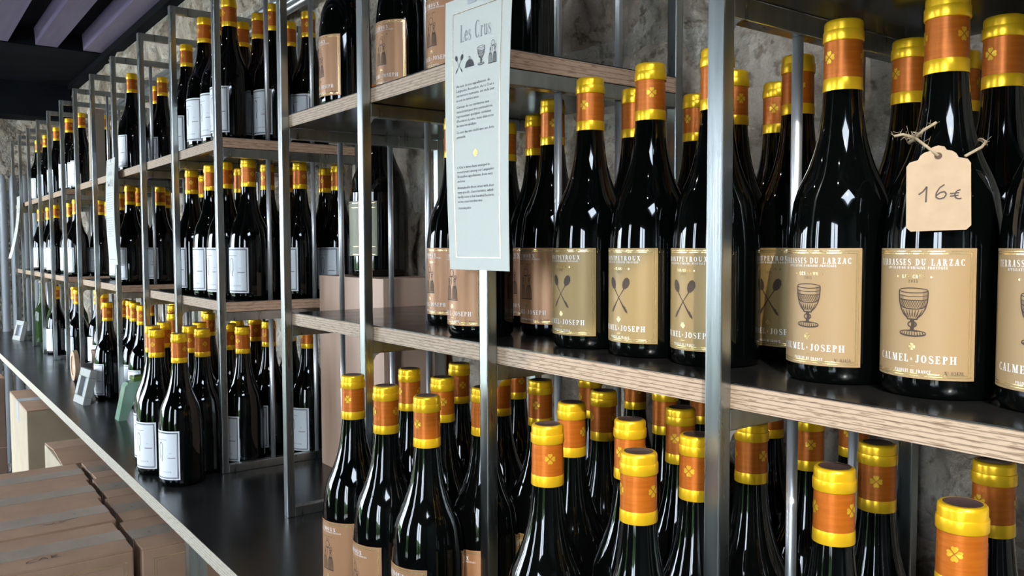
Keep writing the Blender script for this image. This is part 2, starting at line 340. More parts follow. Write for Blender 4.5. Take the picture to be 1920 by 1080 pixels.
# drawings, unit height 1, centred on x
def goblet(cx, y, h):
    w_ = .012; q = []
    def el(yc, rx, ry, wd=w_, a0=0, a1=360): return line([(rx*math.cos(math.radians(a0+(a1-a0)*i/20)), yc+ry*math.sin(math.radians(a0+(a1-a0)*i/20))) for i in range(21)], wd)
    prof = [(.30, .95), (.30, .86), (.29, .72), (.25, .58), (.18, .46), (.09, .38)]
    lat = []
    q += el(.95, .30, .05, .018)+el(.87, .30, .045, .012, 180, 360)+el(.79, .30, .04, .016, 180, 360)
    q += line(prof, .022)+line([(-x, yy) for x, yy in prof], .026)
    for k_ in range(1, 6): q += line([(x-.018*k_, yy) for x, yy in prof[:4]], .006)+line([(-x+.018*k_, yy) for x, yy in prof[1:4]], .005)
    for i in range(-5, 6):                                             # lattice of the cut glass
        x = i*.050
        for sg in (1, -1):
            x1 = max(-.262, min(.262, x+sg*.10)); k_ = (x1-x)/(sg*.10) if abs(x) < .262 else 0; q += line([(x, .765), (x1, .765-.165*k_)], .009)
    q += line([(-.27, .66), (-.2, .60), (-.12, .58), (0, .575), (.12, .58), (.2, .60), (.27, .66)], .02)
    for i in range(-3, 4):
        x = i*.066; q += line([(x, .56), (x*.75+.0, .46), (x*.45, .40)], [.010, .028, .010])
    q += [[(-.10, .355), (.10, .355), (.12, .385), (-.12, .385)], R(-.045, .31, .045, .355), R(-.04, .15, .04, .22)]
    q += el(.265, .085, .055, .03)+[R(-.02, .22, .055, .31)]
    q += el(.09, .27, .055, .02)+el(.075, .27, .055, .014, 180, 360)
    for i in range(-4, 5): q += line([(i*.05, .12), (i*.056, .05)], [.008, .024])
    q += [[(-.05, .16), (.05, .16), (.12, .12), (-.12, .12)]]
    return [[(cx+a*h, y+b*h) for a, b in p] for p in q]
def spoons(cx, y, h):
    q = []
    for s in (1, -1):
        d = lambda a, b: (s*a, b)
        bowl = [(.165, .665), (.135, .76), (.155, .87), (.225, .965), (.31, .99), (.375, .93), (.385, .83), (.335, .73), (.25, .665)]
        q.append([d(*p) for p in (bowl if s > 0 else bowl[::-1])])
        q += line([d(.21, .69), d(.02, .45), d(-.20, .14)], [.03, .022, .05])+line([d(-.15, .21), d(-.27, .05)], [.05, .075])
        q += line([d(-.27, .05), d(-.31, .0)], [.06, .02])+line([d(-.19, .12), d(-.23, .17)], .07)
    return [[(cx+a*h, y+b*h) for a, b in p] for p in q]
def cruet(cx, y, h):
    q = []; w_ = .016
    for s in (-.17, .13):
        b = [(s-.12, .04), (s-.11, .30), (s-.07, .44), (s-.03, .50), (s-.03, .58), (s+.03, .58), (s+.03, .50), (s+.07, .44), (s+.11, .30), (s+.12, .04)]
        q += line(b, w_, True)+line([(s-.14, .03), (s+.14, .03)], .035)+ring(s, .64, .05, .06, .025, .025, 0, 360, 8)
        for k in range(-3, 4): q += line([(s+k*.03, .06), (s+k*.028, .36), (s+k*.012, .46)], .010 if s < 0 else .014)
    q += ring(-.02, .86, .12, .12, .02, .02, 0, 360, 12)+line([(-.02, .74), (-.02, .5)], .02)+line([(-.16, .74), (.12, .74)], .02)+ring(.16, .72, .06, .07, .02, .02, 0, 360, 8)
    return [[(cx+a*h, y+b*h) for a, b in p] for p in q]
def cloche(cx, y, h):
    q = []
    a = [math.radians(180*i/14) for i in range(15)]
    for i in range(14): q.append([(0, 0), (.62*math.cos(a[i]), .62*math.sin(a[i])), (.62*math.cos(a[i+1]), .62*math.sin(a[i+1]))])
    q += ring(0, .74, .12, .14, .05, .05, 0, 360, 10)+line([(-.68, 0), (.68, 0)], .05)
    return [[(cx+b*h, y+c*h) for b, c in p] for p in q]

# ------------------------------------------------------------------ room shell
XL, XR, YB, ZF, ZC = -5.2, 2.3, .37, -.85, 1.40
struct(box('floor', (XL-.3, XR+.1, WY-.1, YB+.3, ZF-.1, ZF), 'floor'))
def rubble(root, name, U0, U1, V0, V1, su, sv, f, base):
    """courses of irregular rubble stones: f(u, v, d) places a point d in front of the wall plane"""
    nv = max(1, round((V1-V0)/sv)); vs = [V0+(V1-V0)*(i/nv) for i in range(nv+1)]
    def jit(u, v, k): return Vector((noise.noise((u*3.1+k, v*3.3, 1.7)), noise.noise((u*2.7, v*3.9+k, 5.1)), 0))
    for r in range(nv):
        u = U0-random.random()*su*.5
        while u < U1:
            wd = su*random.uniform(.55, 1.5); a, b = u, u+wd; u = b
            sub = [(vs[r], vs[r+1])] if random.random() < .75 else [(vs[r], (vs[r]+vs[r+1])/2), ((vs[r]+vs[r+1])/2, vs[r+1])]
            for v0, v1 in sub:
                c = [Vector((p[0], p[1], 0))+jit(p[0], p[1], 0)*.30*sv for p in ((a, v0), (b, v0), (b, v1), (a, v1))]
                n, g = 6, .005; vv, ff = [], []; pd = random.uniform(.0, .010); sx = random.uniform(0, 50)
                for j in range(n+1):
                    for i in range(n+1):
                        p = c[0].lerp(c[1], i/n).lerp(c[3].lerp(c[2], i/n), j/n)
                        e = min(i, n-i, j, n-j); ce = (c[0]+c[1]+c[2]+c[3])/4
                        if e == 0: p = p+(ce-p).normalized()*g
                        if e == 0 and (i in (0, n)) and (j in (0, n)): p = p+(ce-p)*.12
                        d = -.006 if e == 0 else pd+(.007 if e == 1 else .012)+.020*noise.noise((p.x*11+sx, p.y*11, 2))+.010*noise.noise((p.x*31, p.y*31+sx, 7))
                        vv.append(f(p.x, p.y, d))
                for j in range(n):
                    for i in range(n): q = j*(n+1)+i; ff.append((q, q+1, q+n+2, q+n+1))
                mk('stone', vv, ff, 'stone', root, smooth=True)
wb = struct(box('wall_back', (XL-.2, XR, YB, YB+.2, ZF, ZC+.1), 'mortar'))
rubble(wb, 'stone', -5.0, .75, -.05, 1.38, .30, .20, lambda u, v, d: (u, YB-d, v), YB)
wl = struct(box('wall_left', (XL-.2, XL, WY, YB, ZF, ZC+.1), 'mortar'))
rubble(wl, 'stone', -.6, .36, .78, 1.24, .34, .17, lambda u, v, d: (XL+d, u, v), XL)
struct(box('wall_right', (XR, XR+.1, WY, YB, ZF, ZC+.1), 'wallp'))
struct(box('trim_1', (XL, XL+.22, WY, YB-.03, 1.205, ZC+.06), 'beam'))
struct(box('trim_3', (XL+.22, -4.0, WY, YB-.03, ZC-.005, ZC+.075), 'beam'))
struct(box('trim_4', (-4.95, .70, YB-.045, YB, 1.368, ZC+.075), 'beam'))
# window wall with openings
segs = []; xs = [XL]+[v for ab in WINS for v in ab]+[XR]
for i in range(0, len(xs), 2): segs.append((xs[i], xs[i+1], WY-.1, WY, WZ0, WZ1))
segs += [(XL, XR, WY-.1, WY, ZF, WZ0), (XL, XR, WY-.1, WY, WZ1, ZC+.1)]
struct(boxes('wall_front', segs, 'wallp'))
for i, (a, b) in enumerate(WINS):
    win = struct(boxes('window_%d' % (i+1), [(a, b, WY-.08, WY-.03, WZ0, WZ0+.05), (a, b, WY-.08, WY-.03, WZ1-.05, WZ1), (a, a+.05, WY-.08, WY-.03, WZ0, WZ1), (b-.05, b, WY-.08, WY-.03, WZ0, WZ1)], 'alu'))
    box('mullion', ((a+b)/2-.025, (a+b)/2+.025, WY-.08, WY-.03, WZ0+.05, WZ1-.05), 'alu', win)
    for x0, x1 in ((a+.05, (a+b)/2-.025), ((a+b)/2+.025, b-.05)): box('pane', (x0, x1, WY-.058, WY-.052, WZ0+.05, WZ1-.05), 'pane', win)
# ceiling: ribbed steel deck running along the rack, flat panel with a skylight at the near end
DX1 = .70; pit = .2
cl = struct(boxes('ceiling', [(XL-.2, DX1, WY-.1, YB+.1, ZC+.075, ZC+.12), (DX1, SKY[0], WY-.1, YB+.1, ZC, ZC+.12), (SKY[1], XR+.1, WY-.1, YB+.1, ZC, ZC+.12), (SKY[0], SKY[1], WY-.1, SKY[2], ZC, ZC+.12), (SKY[0], SKY[1], SKY[3], YB+.1, ZC, ZC+.12)], 'beam'))
y = .245
while y > -.70:
    c = y+.045; vv = []
    for x in (-4.0, DX1): vv += [(x, c-.050, ZC+.075), (x, c-.045, ZC), (x, c+.045, ZC), (x, c+.050, ZC+.075)]
    mk('rib', vv, [(0, 1, 5, 4), (1, 2, 6, 5), (2, 3, 7, 6), (0, 3, 2, 1), (4, 5, 6, 7), (0, 4, 7, 3)], 'deck', cl); y -= pit
sk = struct(boxes('window_5', [(SKY[0], SKY[1], SKY[2], SKY[2]+.03, ZC+.03, ZC+.09), (SKY[0], SKY[1], SKY[3]-.03, SKY[3], ZC+.03, ZC+.09), (SKY[0], SKY[0]+.03, SKY[2], SKY[3], ZC+.03, ZC+.09), (SKY[1]-.03, SKY[1], SKY[2], SKY[3], ZC+.03, ZC+.09)], 'alu'))
box('pane', (SKY[0]+.03, SKY[1]-.03, SKY[2]+.03, SKY[3]-.03, ZC+.055, ZC+.061), 'pane', sk)
# the yard outside the windows
struct(box('trim_2', (-14, 10, -14, WY-.1, ZF-.15, ZF-.05), 'grass'))
bm = bmesh.new(); bmesh.ops.create_grid(bm, x_segments=90, y_segments=16, size=1)
for v in bm.verts:
    x, z = v.co.x*9-2, (v.co.y+1)*.62; n_ = noise.noise((x*1.3, z*1.7, 0))*.35+noise.noise((x*5, z*5, 3))*.14
    v.co = (x, -6.2+n_+.35*z, ZF-.05+z*.72*(1+.25*noise.noise((x*.7, 0, 9))))
me = bpy.data.meshes.new('hedge'); bm.to_mesh(me); bm.free(); me.materials.append(MT['leaf'])
hd = link('hedge', me); md = hd.modifiers.new('thick', 'SOLIDIFY'); md.thickness = .5; md.offset = -1
tag(hd, 'clipped green hedge in the yard outside the windows', 'hedge')
# conduits on the wall behind the shelves
for z, wd in ((1.118, .0105), (1.100, .006), (1.082, .0105)):
    o = tubes('conduit', [[(-4.6, YB-.045, z), (.6, YB-.045, z)]], wd, 'conduit')
    boxes_ = [(x-.008, x+.008, YB-.047, YB-.012, z-.004, z+.004) for x in (-3.9, -2.9, -1.9, -.9, .1)]
    for b_ in boxes_: box('pipe_clip', b_, 'conduit', o)
    tag(o, {1.118: 'topmost zinc conduit running along the stone wall above upper shelf', 1.100: 'thin middle zinc conduit running along the stone wall', 1.082: 'lowest zinc conduit running along the stone wall'}[z], 'conduit', 'conduits on the stone wall')
# column radiator at the far end
rd = empty('column_radiator', (-4.98, 0, ZF)); tag(rd, 'tall grey column radiator of round tubes at the far end', 'radiator')
for i in range(15):
    y_ = .30-i*.052
    pts = [(0, y_, .10), (0, y_, 1.66), (0, y_, 1.69), (0, y_, 1.712), (0, y_, 1.722)]
    v, f = tube(pts, [.021, .021, .019, .013, .004], 12); mk('tube', v, f, 'rad', rd, smooth=True)
for z_ in (.16, 1.58): box('header', (-.03, .0, -.45, .32, z_, z_+.04), 'rad', rd)
for y_ in (-.42, .22): box('foot', (-.03, .03, y_, y_+.06, 0, .12), 'rad', rd)

# ------------------------------------------------------------------ rack: frames, shelves, counter
FX = {-1: .328, 0: .0141, 1: -.3122, 2: -.612, 3: -.9088, 4: -1.2559, 5: -1.5705, 6: -1.8716, 7: -2.199, 8: -2.5076, 9: -2.8101, 10: -3.0996, 11: -3.4048, 12: -3.7068, 13: -4.0273, 14: -4.33, 15: -4.63}
WX, WYP, DEP = .0161, .0136, .3194
ZM, ZU, ZT, TS = .3530, .6866, 1.0171, .0210
XU = [(-4.632, FX[10]), (FX[9]-.0025, FX[4]), (FX[3]-.0025, FX[1]), (FX[0]-.0025, .328)]
XM = [(-4.632, FX[10]), (FX[9]-.0025, FX[7]), (FX[6]-.0025, FX[4]), (FX[3]-.0025, .328)]
def on(x, spans): return any(a-.02 < x-.008 < b+.02 for a, b in spans)
ORD = ['first', 'second', 'third', 'fourth', 'fifth', 'sixth', 'seventh', 'eighth', 'ninth', 'tenth', 'eleventh', 'twelfth', 'thirteenth', 'fourteenth', 'fifteenth', 'sixteenth']
for k, xr in FX.items():
    fr = empty('steel_frame', (xr-WX, 0, 0)); bw = .0170
    if k == 1: lb = 'raw steel shelf frame carrying the near paper sheet'
    elif k == 0: lb = 'nearest raw steel shelf frame, right of the near paper sheet'
    elif k == -1: lb = 'raw steel shelf frame at the right end beyond the price tag'
    else: lb = 'raw steel shelf frame, %s frame left of the near paper sheet' % ORD[k-2]
    tag(fr, lb, 'frame', 'steel frames of the wine rack')
    box('post', (0, WX, 0, WYP, 0, ZT), 'steel', fr, .0016); box('post', (0, WX, DEP-WYP, DEP, 0, ZT), 'steel', fr, .0016)
    box('bottom_bar', (.0004, WX-.0004, WYP, DEP-WYP, .0002, bw), 'steel', fr, .001); box('top_bar', (.0004, WX-.0004, WYP, DEP-WYP, ZT-bw, ZT-.0004), 'steel', fr, .001)
    zz = [bw]
    for zs, sp in ((ZM, XM), (ZU, XU)):
        if on(xr, sp):
            box('cross_bar', (.0004, WX-.0004, WYP, DEP-WYP, zs-TS-.019, zs-TS-.0008), 'steel', fr, .001)
            zz += [zs-TS-.019, zs+.0002 if any(a+.001 < xr-.008 < b-.001 for a, b in sp) else zs-TS-.0004]
            mk('weld_bead', [(x_, yy, z_) for x_ in (.001, WX-.001) for yy, z_ in ((WYP-.001, zs-TS-.018), (WYP-.001, zs-TS-.031), (WYP+.004, zs-TS-.0225), (WYP+.012, zs-TS-.018))], [(0, 1, 2, 3), (7, 6, 5, 4), (0, 4, 5, 1), (1, 5, 6, 2), (2, 6, 7, 3), (3, 7, 4, 0)], 'weld', fr)
    zz.append(ZT-bw)
    for yr in (.110, .209): tubes('rod', [[(WX/2, yr, zz[i]), (WX/2, yr, zz[i+1])] for i in range(0, len(zz), 2)], .0048, 'rod', fr, 12)
def shelf(z, x0, x1, lb):
    r = empty('shelf_board', ((x0+x1)/2, 0, z)); tag(r, lb, 'shelf', 'oak plywood shelves of the rack'); h = (x1-x0)/2
    y0, y1 = WYP+.0004, DEP-WYP-.0004
    o = mk('plywood_core', boxv(-h, h, y0, y1, -TS, -.0012), BF, ['ply', 'plyend'], r, [0, 0, 0, 1, 0, 1])
    box('top_laminate', (-h, h, y0, y1, -.0012, 0), 'lam', r); box('bottom_laminate', (-h+.001, h-.001, y0+.001, y1, -TS-.0004, -TS), 'lam', r)
for (a, b), t in zip(XU, ('far left upper shelf beyond the second paper sheet', 'long upper shelf of white-label bottles ending at the open bay', 'upper shelf over the pine crate end, behind the near paper sheet', 'upper shelf above the price-tagged bottle at the right')): shelf(ZU, a, b, 'oak ply '+t)
for (a, b), t in zip(XM, ('far left middle shelf beside the radiator', 'middle shelf behind the second paper sheet', 'middle shelf of white-label bottles left of the open bay', 'long near middle shelf holding the price-tagged bottle')): shelf(ZM, a, b, 'oak ply '+t)
ct = empty('counter', (-2, 0, ZF)); tag(ct, 'long black counter with pale plywood edge under the wine rack', 'counter')
CX0, CX1, CY0, CY1, HZ = -4.9+2, .95+2, -.1516, .338, -ZF
box('plywood_core', (CX0, CX1, CY0, CY1, HZ-.026, HZ-.0012), 'plyc', ct); box('top_laminate', (CX0, CX1, CY0, CY1, HZ-.0012, HZ), 'lamc', ct)
box('under_laminate', (CX0+.002, CX1-.002, CY0+.002, CY1, HZ-.0264, HZ-.026), 'lam', ct)
for x in (-4.85, -3.02, -1.03, .85): 
    for y_ in (-.135, .28): box('leg', (x+2-.015, x+2+.015, y_, y_+.03, 0, HZ-.0264), 'steel', ct, .002)

# ------------------------------------------------------------------ wine bottles
RB = .0415
PROF = [(.0, .006), (.022, .004), (.034, .0), (.0385, .0012), (.0410, .005), (RB, .012), (RB, .06), (RB, .105), (.0410, .118), (.0400, .129), (.0375, .148), (.0345, .158), (.0310, .166), (.0265, .176), (.0225, .188), (.0195, .200), (.0172, .214), (.0158, .228), (.0150, .240), (.0144, .262), (.0142, .285), (.013, .2935), (0, .2935)]
BM = {'body': lathe_mesh('glass_body', PROF, 40, 'glass'),
      'capsule': lathe_mesh('capsule', [(.0154, .2385), (.0156, .2385), (.0153, .252), (.0150, .2790)], 32, 'orange'),
      'gold_cap': lathe_mesh('gold_cap', [(.0150, .2784), (.0158, .2786), (.0161, .2792), (.0161, .2866), (.0159, .2873), (.0153, .2875), (.0153, .2928), (.0150, .2946), (.0140, .2957), (.0120, .2960)], 32, 'gold'),
      'cap_disc': lathe_mesh('cap_disc', [(.0121, .2960), (.0115, .2956), (.0, .2956)], 32, 'capdisc'),
      'gold_band': lathe_mesh('gold_band', [(.01562, .2384), (.0158, .2390), (.0156, .2478), (.0154, .2486)], 32, 'gold')}
q = []
for k in range(3): q += clover(k*2*math.pi/3*.0155, .2655, .0052)
BM['clover_print'] = wmesh('clover_print', q, lambda x, z: ((.0155)*math.sin(x/.0155), -.0155*math.cos(x/.0155), z), 'clover')
RL = RB+.0003; RT = RB+.00055
def patch(name, x0, x1, z0, z1, r, mt, n=20):
    return wmesh(name, [R(x0+(x1-x0)*i/n, z0, x0+(x1-x0)*(i+1)/n, z1) for i in range(n)], cyl(r), mt)
LW, L0, L1 = .0840, .0150, .1095; LH = L1-L0; hw = LW/2
def zf(f): return L1-f*LH
for kd, title, tw, year, em, num in (('T', 'TERRASSES DU LARZAC', .068, '2015', goblet, 'No 03458'), ('P', 'MONTPEYROUX', .050, '2012', spoons, ''), ('L', 'LIMOUX', .030, '2014', cruet, 'No 01041')):
    BM['label'+kd] = patch('front_label', -hw, hw, L0, L1, RL, 'lab_'+kd)
    wht = text(title, 0, zf(.13), .0046, tw, .22)+text('APPELLATION D\'ORIGINE PROT\u00c9G\u00c9E', 0, zf(.158), .0018, .046, .2)
    BM['title'+kd] = wmesh('appellation_lettering', wht, cyl(RT), 'white'); wht = text('CALMEL', -.0165, zf(.875), .0054, .0285, .2)+text('JOSEPH', .0165, zf(.875), .0054, .0270, .2)+text('&', 0, zf(.865), .003)
    wht += text('PRODUIT DE FRANCE', 0, zf(.955), .0022, .027, .2)
    BM['lettering'+kd] = wmesh('maker_lettering', wht, cyl(RT), 'white')
    gd = frame(-hw+.0018, L0+.0018, hw-.0018, L1-.0018, .0006)+frame(-hw+.0034, L0+.0034, hw-.0034, L1-.0034, .0008)
    gd += text('LES CRUS', 0, zf(.228), .0024, .017, .25)+clover(-.0125, zf(.218), .0008)+clover(.0125, zf(.218), .0008)+clover(0, zf(.755), .0027)+[R(-.0025, zf(.905), .0025, zf(.902))]
    BM['foil'+kd] = wmesh('gold_foil_print', gd, cyl(RT), 'foil')
    if num: BM['num'+kd] = wmesh('number_print', text(num, .0285, zf(.958), .0026, .0125, .1), cyl(RT), 'dark')
    dk = text(year, 0, zf(.263), .0022, None, .3)+em(0, zf(.685), .036 if kd != 'L' else .040)
    BM['print'+kd] = wmesh('emblem_print', dk, cyl(RT), 'dark')
BM['numT16'] = wmesh('number_print', text('No 03428', .0285, zf(.958), .0026, .0125, .1), cyl(RT), 'dark')
BM['labelW'] = patch('front_label', -.042, .042, .0150, .1100, RL, 'lab_W')
BM['borderW'] = wmesh('label_border', frame(-.0392, .0180, .0392, .1070, .0013)+frame(-.0372, .0200, .0372, .1050, .0004), cyl(RT), 'black')
gt = text('CALMEL & JOSEPH', 0, .0290, .0026, .050, .5)
gt2 = text('2015', .024, .066, .0018, None, .2)+[R(.018, .0570, .034, .0585), R(-.02, .0925, .016, .0932)]
gt2 += line([(-.0045, .055), (-.0045, .082), (-.001, .087), (.003, .087), (.0055, .082), (.0055, .062)], .0016)+line([(.0035, .062), (.0035, .050)], .0022)
BM['emblemW'] = wmesh('emblem_print', gt2, cyl(RT), 'grey'); BM['letteringW'] = wmesh('maker_lettering', gt, cyl(RT), 'grey')
BM['back'] = patch('back_label', -.022+math.pi*RB, .022+math.pi*RB, .020, .098, RL, 'lab_W', 10)
def bottle(kd, x, y, z, label, group, rz=None, capz=None, back=True):
    r = empty('wine_bottle', (x, y, z), random.uniform(-.10, .16) if rz is None else rz); tag(r, label, 'bottle', group)
    link('glass_body', BM['body'], r)
    c = link('capsule', BM['capsule'], r); c.rotation_euler.z = random.uniform(0, 6.28) if capz is None else capz
    for n_ in ('gold_cap', 'cap_disc', 'gold_band', 'clover_print'): link(n_, BM[n_], c)
    l = link('front_label', BM['label'+kd[0]], r)
    if kd[0] == 'W': link('label_border', BM['borderW'], l); link('maker_lettering', BM['letteringW'], l); link('emblem_print', BM['emblemW'], l)
    else:
        link('maker_lettering', BM['lettering'+kd], l); link('gold_foil_print', BM['foil'+kd], l)
        link('appellation_lettering', BM['title'+kd], l); link('emblem_print', BM['print'+kd], l)
        nk = 'numT16' if kd == 'T' and abs(x-.1385) < .0003 else 'num'+kd
        if nk in BM: link('number_print', BM[nk], l)
    if back: link('back_label', BM['back'], r)
    return r
PLACE = {
'C': '''W-3.663,0.05 W-3.609,0.114 W-3.245,0.066 W-3.19,0.13 W-2.883,0.093 W-2.465,0.074 W-2.462,0.158 W-2.381,0.077 W-2.345,0.001 W-2.275,0.065 W-2.156,0.149 W-2.14,0.055 W-2.076,0.124 W-1.801,0.139 W-1.773,0.045 W-1.719,0.119 W-1.528,0.17 G-1.528,-0.039 W-1.474,0.235 W-1.472,0.107 G-1.472,0.023 G-1.455,-0.081 W-1.399,0.065 W-1.399,0.155 G-1.399,-0.019 W-1.391,0.248 G-1.364,-0.096 W-1.314,0.066 W-1.314,0.213 G-1.314,-0.018 G-1.25,-0.081 L-0.562,0.125 L-0.559,0.041 L-0.555,-0.047 L-0.539,0.212 L-0.467,0.037 L-0.455,0.12 L-0.453,-0.053 P-0.375,0.296 L-0.371,0.036 P-0.371,0.123 P-0.371,0.208 L-0.363,-0.049 P-0.265,0.133 P-0.256,0.297 P-0.243,0.214 P-0.232,0.055 P-0.162,-0.036 T-0.155,0.3 P-0.14,0.126 P-0.13,0.042 T-0.05,0.126 P-0.046,0.042 P-0.034,-0.0435 T-0.044,0.21 T-0.044,0.294 T0.069,0.141 T0.091,0.041 T0.157,0.156 T0.193,0.026''',
'M': '''W-4.2,0.07 W-3.93,0.07 W-3.658,0.058 W-3.476,0.085 W-3.362,0.186 W-3.278,0.191 W-3.16,0.058 W-3.158,0.142 W-2.677,0.117 W-2.42,0.199 W-2.42,0.112 W-2.337,0.1 W-2.264,0.0575 W-2.258,0.226 W-2.258,0.1415 W-1.766,0.126 W-1.629,0.058 W-1.522,0.285 W-1.52,0.139 W-1.482,0.058 W-1.440,0.220 W-1.403,0.300 W-1.396,0.063 W-1.387,0.154 W-1.318,0.292 W-1.314,0.085 W-1.314,0.2 L-0.5695,0.125 L-0.5695,0.217 L-0.482,0.205 L-0.415,0.062 L-0.394,0.231 L-0.374,0.146 P-0.262,0.179 P-0.246,0.094 P-0.243,0.265 P-0.155,0.094 P-0.139,0.283 P-0.128,0.192 P-0.071,0.096 P-0.044,0.184 T0.0535,0.104 T0.0535,0.211 T0.058,0.3 T0.138,0.198 T0.1385,0.103 T0.2235,0.103''',
'U': '''W-4.2,0.07 W-3.95,0.07 W-3.65,0.07 W-3.333,0.068 W-3.251,0.256 W-3.242,0.086 W-3.242,0.172 W-3.158,0.083 W-3.158,0.17 W-2.419,0.18 W-2.258,0.156 W-2.258,0.069 W-1.788,0.097 W-1.786,0.252 W-1.704,0.232 W-1.506,0.058 W-1.493,0.141 W-1.427,0.227 W-1.422,0.064 W-1.399,0.145 W-1.333,0.0575 W-1.32,0.228 W-1.314,0.143 L-0.8,0.066 L-0.78,0.16 L-0.6705,0.1 L-0.56,0.2 L-0.525,0.1 L-0.46,0.172'''}
LVN = {'C': ('counter', 0), 'M': ('middle shelf', ZM), 'U': ('upper shelf', ZU)}
KN = {'T': 'goblet-label wine bottle', 'P': 'spoons-label wine bottle', 'L': 'cruet-label wine bottle', 'W': 'white-label wine bottle'}
def bayof(x):
    for k in range(-1, 15):
        if FX[k+1] <= x < FX[k]: return k+1
    return 15
def bayname(k):
    if k == 0: return 'bay right of the nearest frame'
    if k == 1: return 'bay right of near sheet'
    return '%s bay left of near sheet' % ORD[k-2]
def px(x, y, z):
    d = Vector((x, y, z))-CAM; return 960+F*d.dot(rt)/d.dot(fw)
BOT = {}
for lv in 'CMU':
    nm, z = LVN[lv]; bays = {}
    for s in PLACE[lv].split():
        x, y = map(float, s[1:].split(',')); kd = s[0]
        key = 'front' if kd == 'G' else ('near' if lv == 'C' and kd in 'LPT' and y < -.03 else bayof(x))
        bays.setdefault(key, []).append((px(x, y, z+.25), kd, x, y))
    for key, l in bays.items():
        l.sort()
        for i, (_, kd, x, y) in enumerate(l):
            pos = 'only one' if len(l) == 1 else '%s from left' % ORD[i] if i else 'leftmost'
            kk = 'W' if kd == 'G' else kd
            if key == 'front': lb = 'white-label wine bottle in the loose cluster before the frames, %s' % pos; gr = 'white-label bottles clustered at the counter front'
            elif key == 'near': lb = '%s at the counter front before the near posts, %s' % (KN[kk], pos); gr = 'wine bottles along the near counter front'
            else:
                lb = '%s on %s, %s, %s' % (KN[kk], nm, bayname(key), pos); gr = 'wine bottles standing on the %s' % nm
            if lv == 'M' and kd == 'T' and abs(x-.1385) < .0003: lb = 'goblet-label wine bottle wearing the tan 16 euro price tag on middle shelf'
            BOT[(lv, x, y)] = bottle(kk, x, y, z, lb, gr, .22 if kd == 'G' else -1.35 if (lv, x) == ('U', -.46) else None, back=(lv, x) != ('U', -.46))

# ------------------------------------------------------------------ price tag on the bottle
B16 = Vector((.1385, .103, ZM)); dr = Vector((CAM.x-B16.x, CAM.y-B16.y, 0)).normalized(); sd_ = Vector((-dr.y, dr.x, 0))
def tagf(u, v, off=0.0):
    r = .0466-.22*v; return B16+dr*(r+off)+sd_*(u-.0035-.02*(v-.03))+Vector((0, 0, .122+v+.03*u))
W2 = .0205
ol = [(-W2+.003, 0), (W2-.003, 0), (W2, .003), (W2, .047), (W2-.002, .050), (.013, .0515), (.0115, .0545), (.009, .0565), (.0055, .0575), (.004, .0600), (0, .0612), (-.004, .0600), (-.0055, .0575), (-.009, .0565), (-.0115, .0545), (-.013, .0515), (-W2+.002, .050), (-W2, .047), (-W2, .003)]
pt = empty('price_tag', B16+Vector((0, 0, .12))+dr*.044); tag(pt, 'tan card price tag handwritten 16 euro hanging on bottle neck', 'price tag')
def loc(vs, o=pt): return [Vector(v)-o.location for v in vs]
n_ = len(ol); vv = [tagf(u, v) for u, v in ol]+[tagf(u, v, -.0006) for u, v in ol]
mk('card', loc(vv), [tuple(range(n_)), tuple(reversed(range(n_, 2*n_)))]+[(i, i+n_, (i+1) % n_+n_, (i+1) % n_) for i in range(n_)], 'tag', pt)
hw_ = line([(-.0125, .0262), (-.0095, .0285), (-.0072, .0318), (-.0078, .0205)], .0011)+line([(.0040, .0325), (.0010, .0305), (-.0012, .0268), (-.0014, .0238), (.0008, .0224), (.0038, .0232), (.0052, .0256), (.0040, .0276), (.0012, .0270), (-.0010, .0250)], .0010)
hw_ += line([(.0140, .0282), (.0118, .0276), (.0104, .0252), (.0110, .0226), (.0132, .0218), (.0146, .0222)], .0010)+line([(.0074, .0258), (.0132, .0262)], .0009)+line([(.0074, .0240), (.0128, .0244)], .0009)
v, f = wrap(hw_, lambda x, y: tagf(x, y, .0003)); mk('handwriting', loc(v), f, 'dark', pt)
v, f = wrap(ring(0, .0535, .0026, .0026, .0026, .0026, 0, 360, 14), lambda x, y: tagf(x, y, .0002)); mk('hole', loc(v), f, 'gap', pt)
kn = B16+sd_*-.0195+dr*.0240+Vector((0, 0, .1905)); hole = tagf(0, .0535, .0008)
def neck(a): return B16+(dr*math.cos(a)+sd_*math.sin(a))*.0240+Vector((0, 0, .190))
st = [[hole, hole.lerp(kn, .5)+dr*.002, kn], [kn]+[neck(-.95-.19*i) for i in range(20)]+[B16+sd_*.0265+dr*.0080+Vector((0, 0, .1865)), B16+sd_*.0235+dr*.0215+Vector((0, 0, .1815)), tagf(.017, .052, -.001)], [kn, kn+sd_*-.008+Vector((0, 0, .003)), kn+sd_*-.014+Vector((0, 0, .002))], [kn, kn+sd_*.006+dr*.003+Vector((0, 0, .005)), kn+sd_*.014+dr*.003+Vector((0, 0, .010))]]
jt = tubes('jute_string', [loc(s) for s in st], .0011, 'jute', pt, 6)
fz = []
for s_g in st:
    for a_, b_ in zip(s_g, s_g[1:]):
        dense = 26 if (a_-kn).length < .004 else 9 if (a_-b_).length > .006 else 3
        for i in range(dense):
            c = a_.lerp(b_, random.random()); t = (b_-a_).normalized()
            d = (Vector((random.gauss(0, 1), random.gauss(0, 1), random.gauss(0, 1)))+t*random.uniform(-1.5, 1.5)).normalized(); e = Vector((random.gauss(0, 1), random.gauss(0, 1), random.gauss(0, 1)))*.0012
            L_ = random.uniform(.0018, .0050)
            if min((Vector((p_.x, p_.y, 0))-Vector((B16.x, B16.y, 0))).length for p_ in (c, c+d*L_*.5+e*.5, c+d*L_+e*1.6)) > .0246 and min(p_.z for p_ in (c, c+d*L_)) > B16.z+.1815: fz.append(loc([c, c+d*L_*.5+e*.5, c+d*L_+e*1.6]))
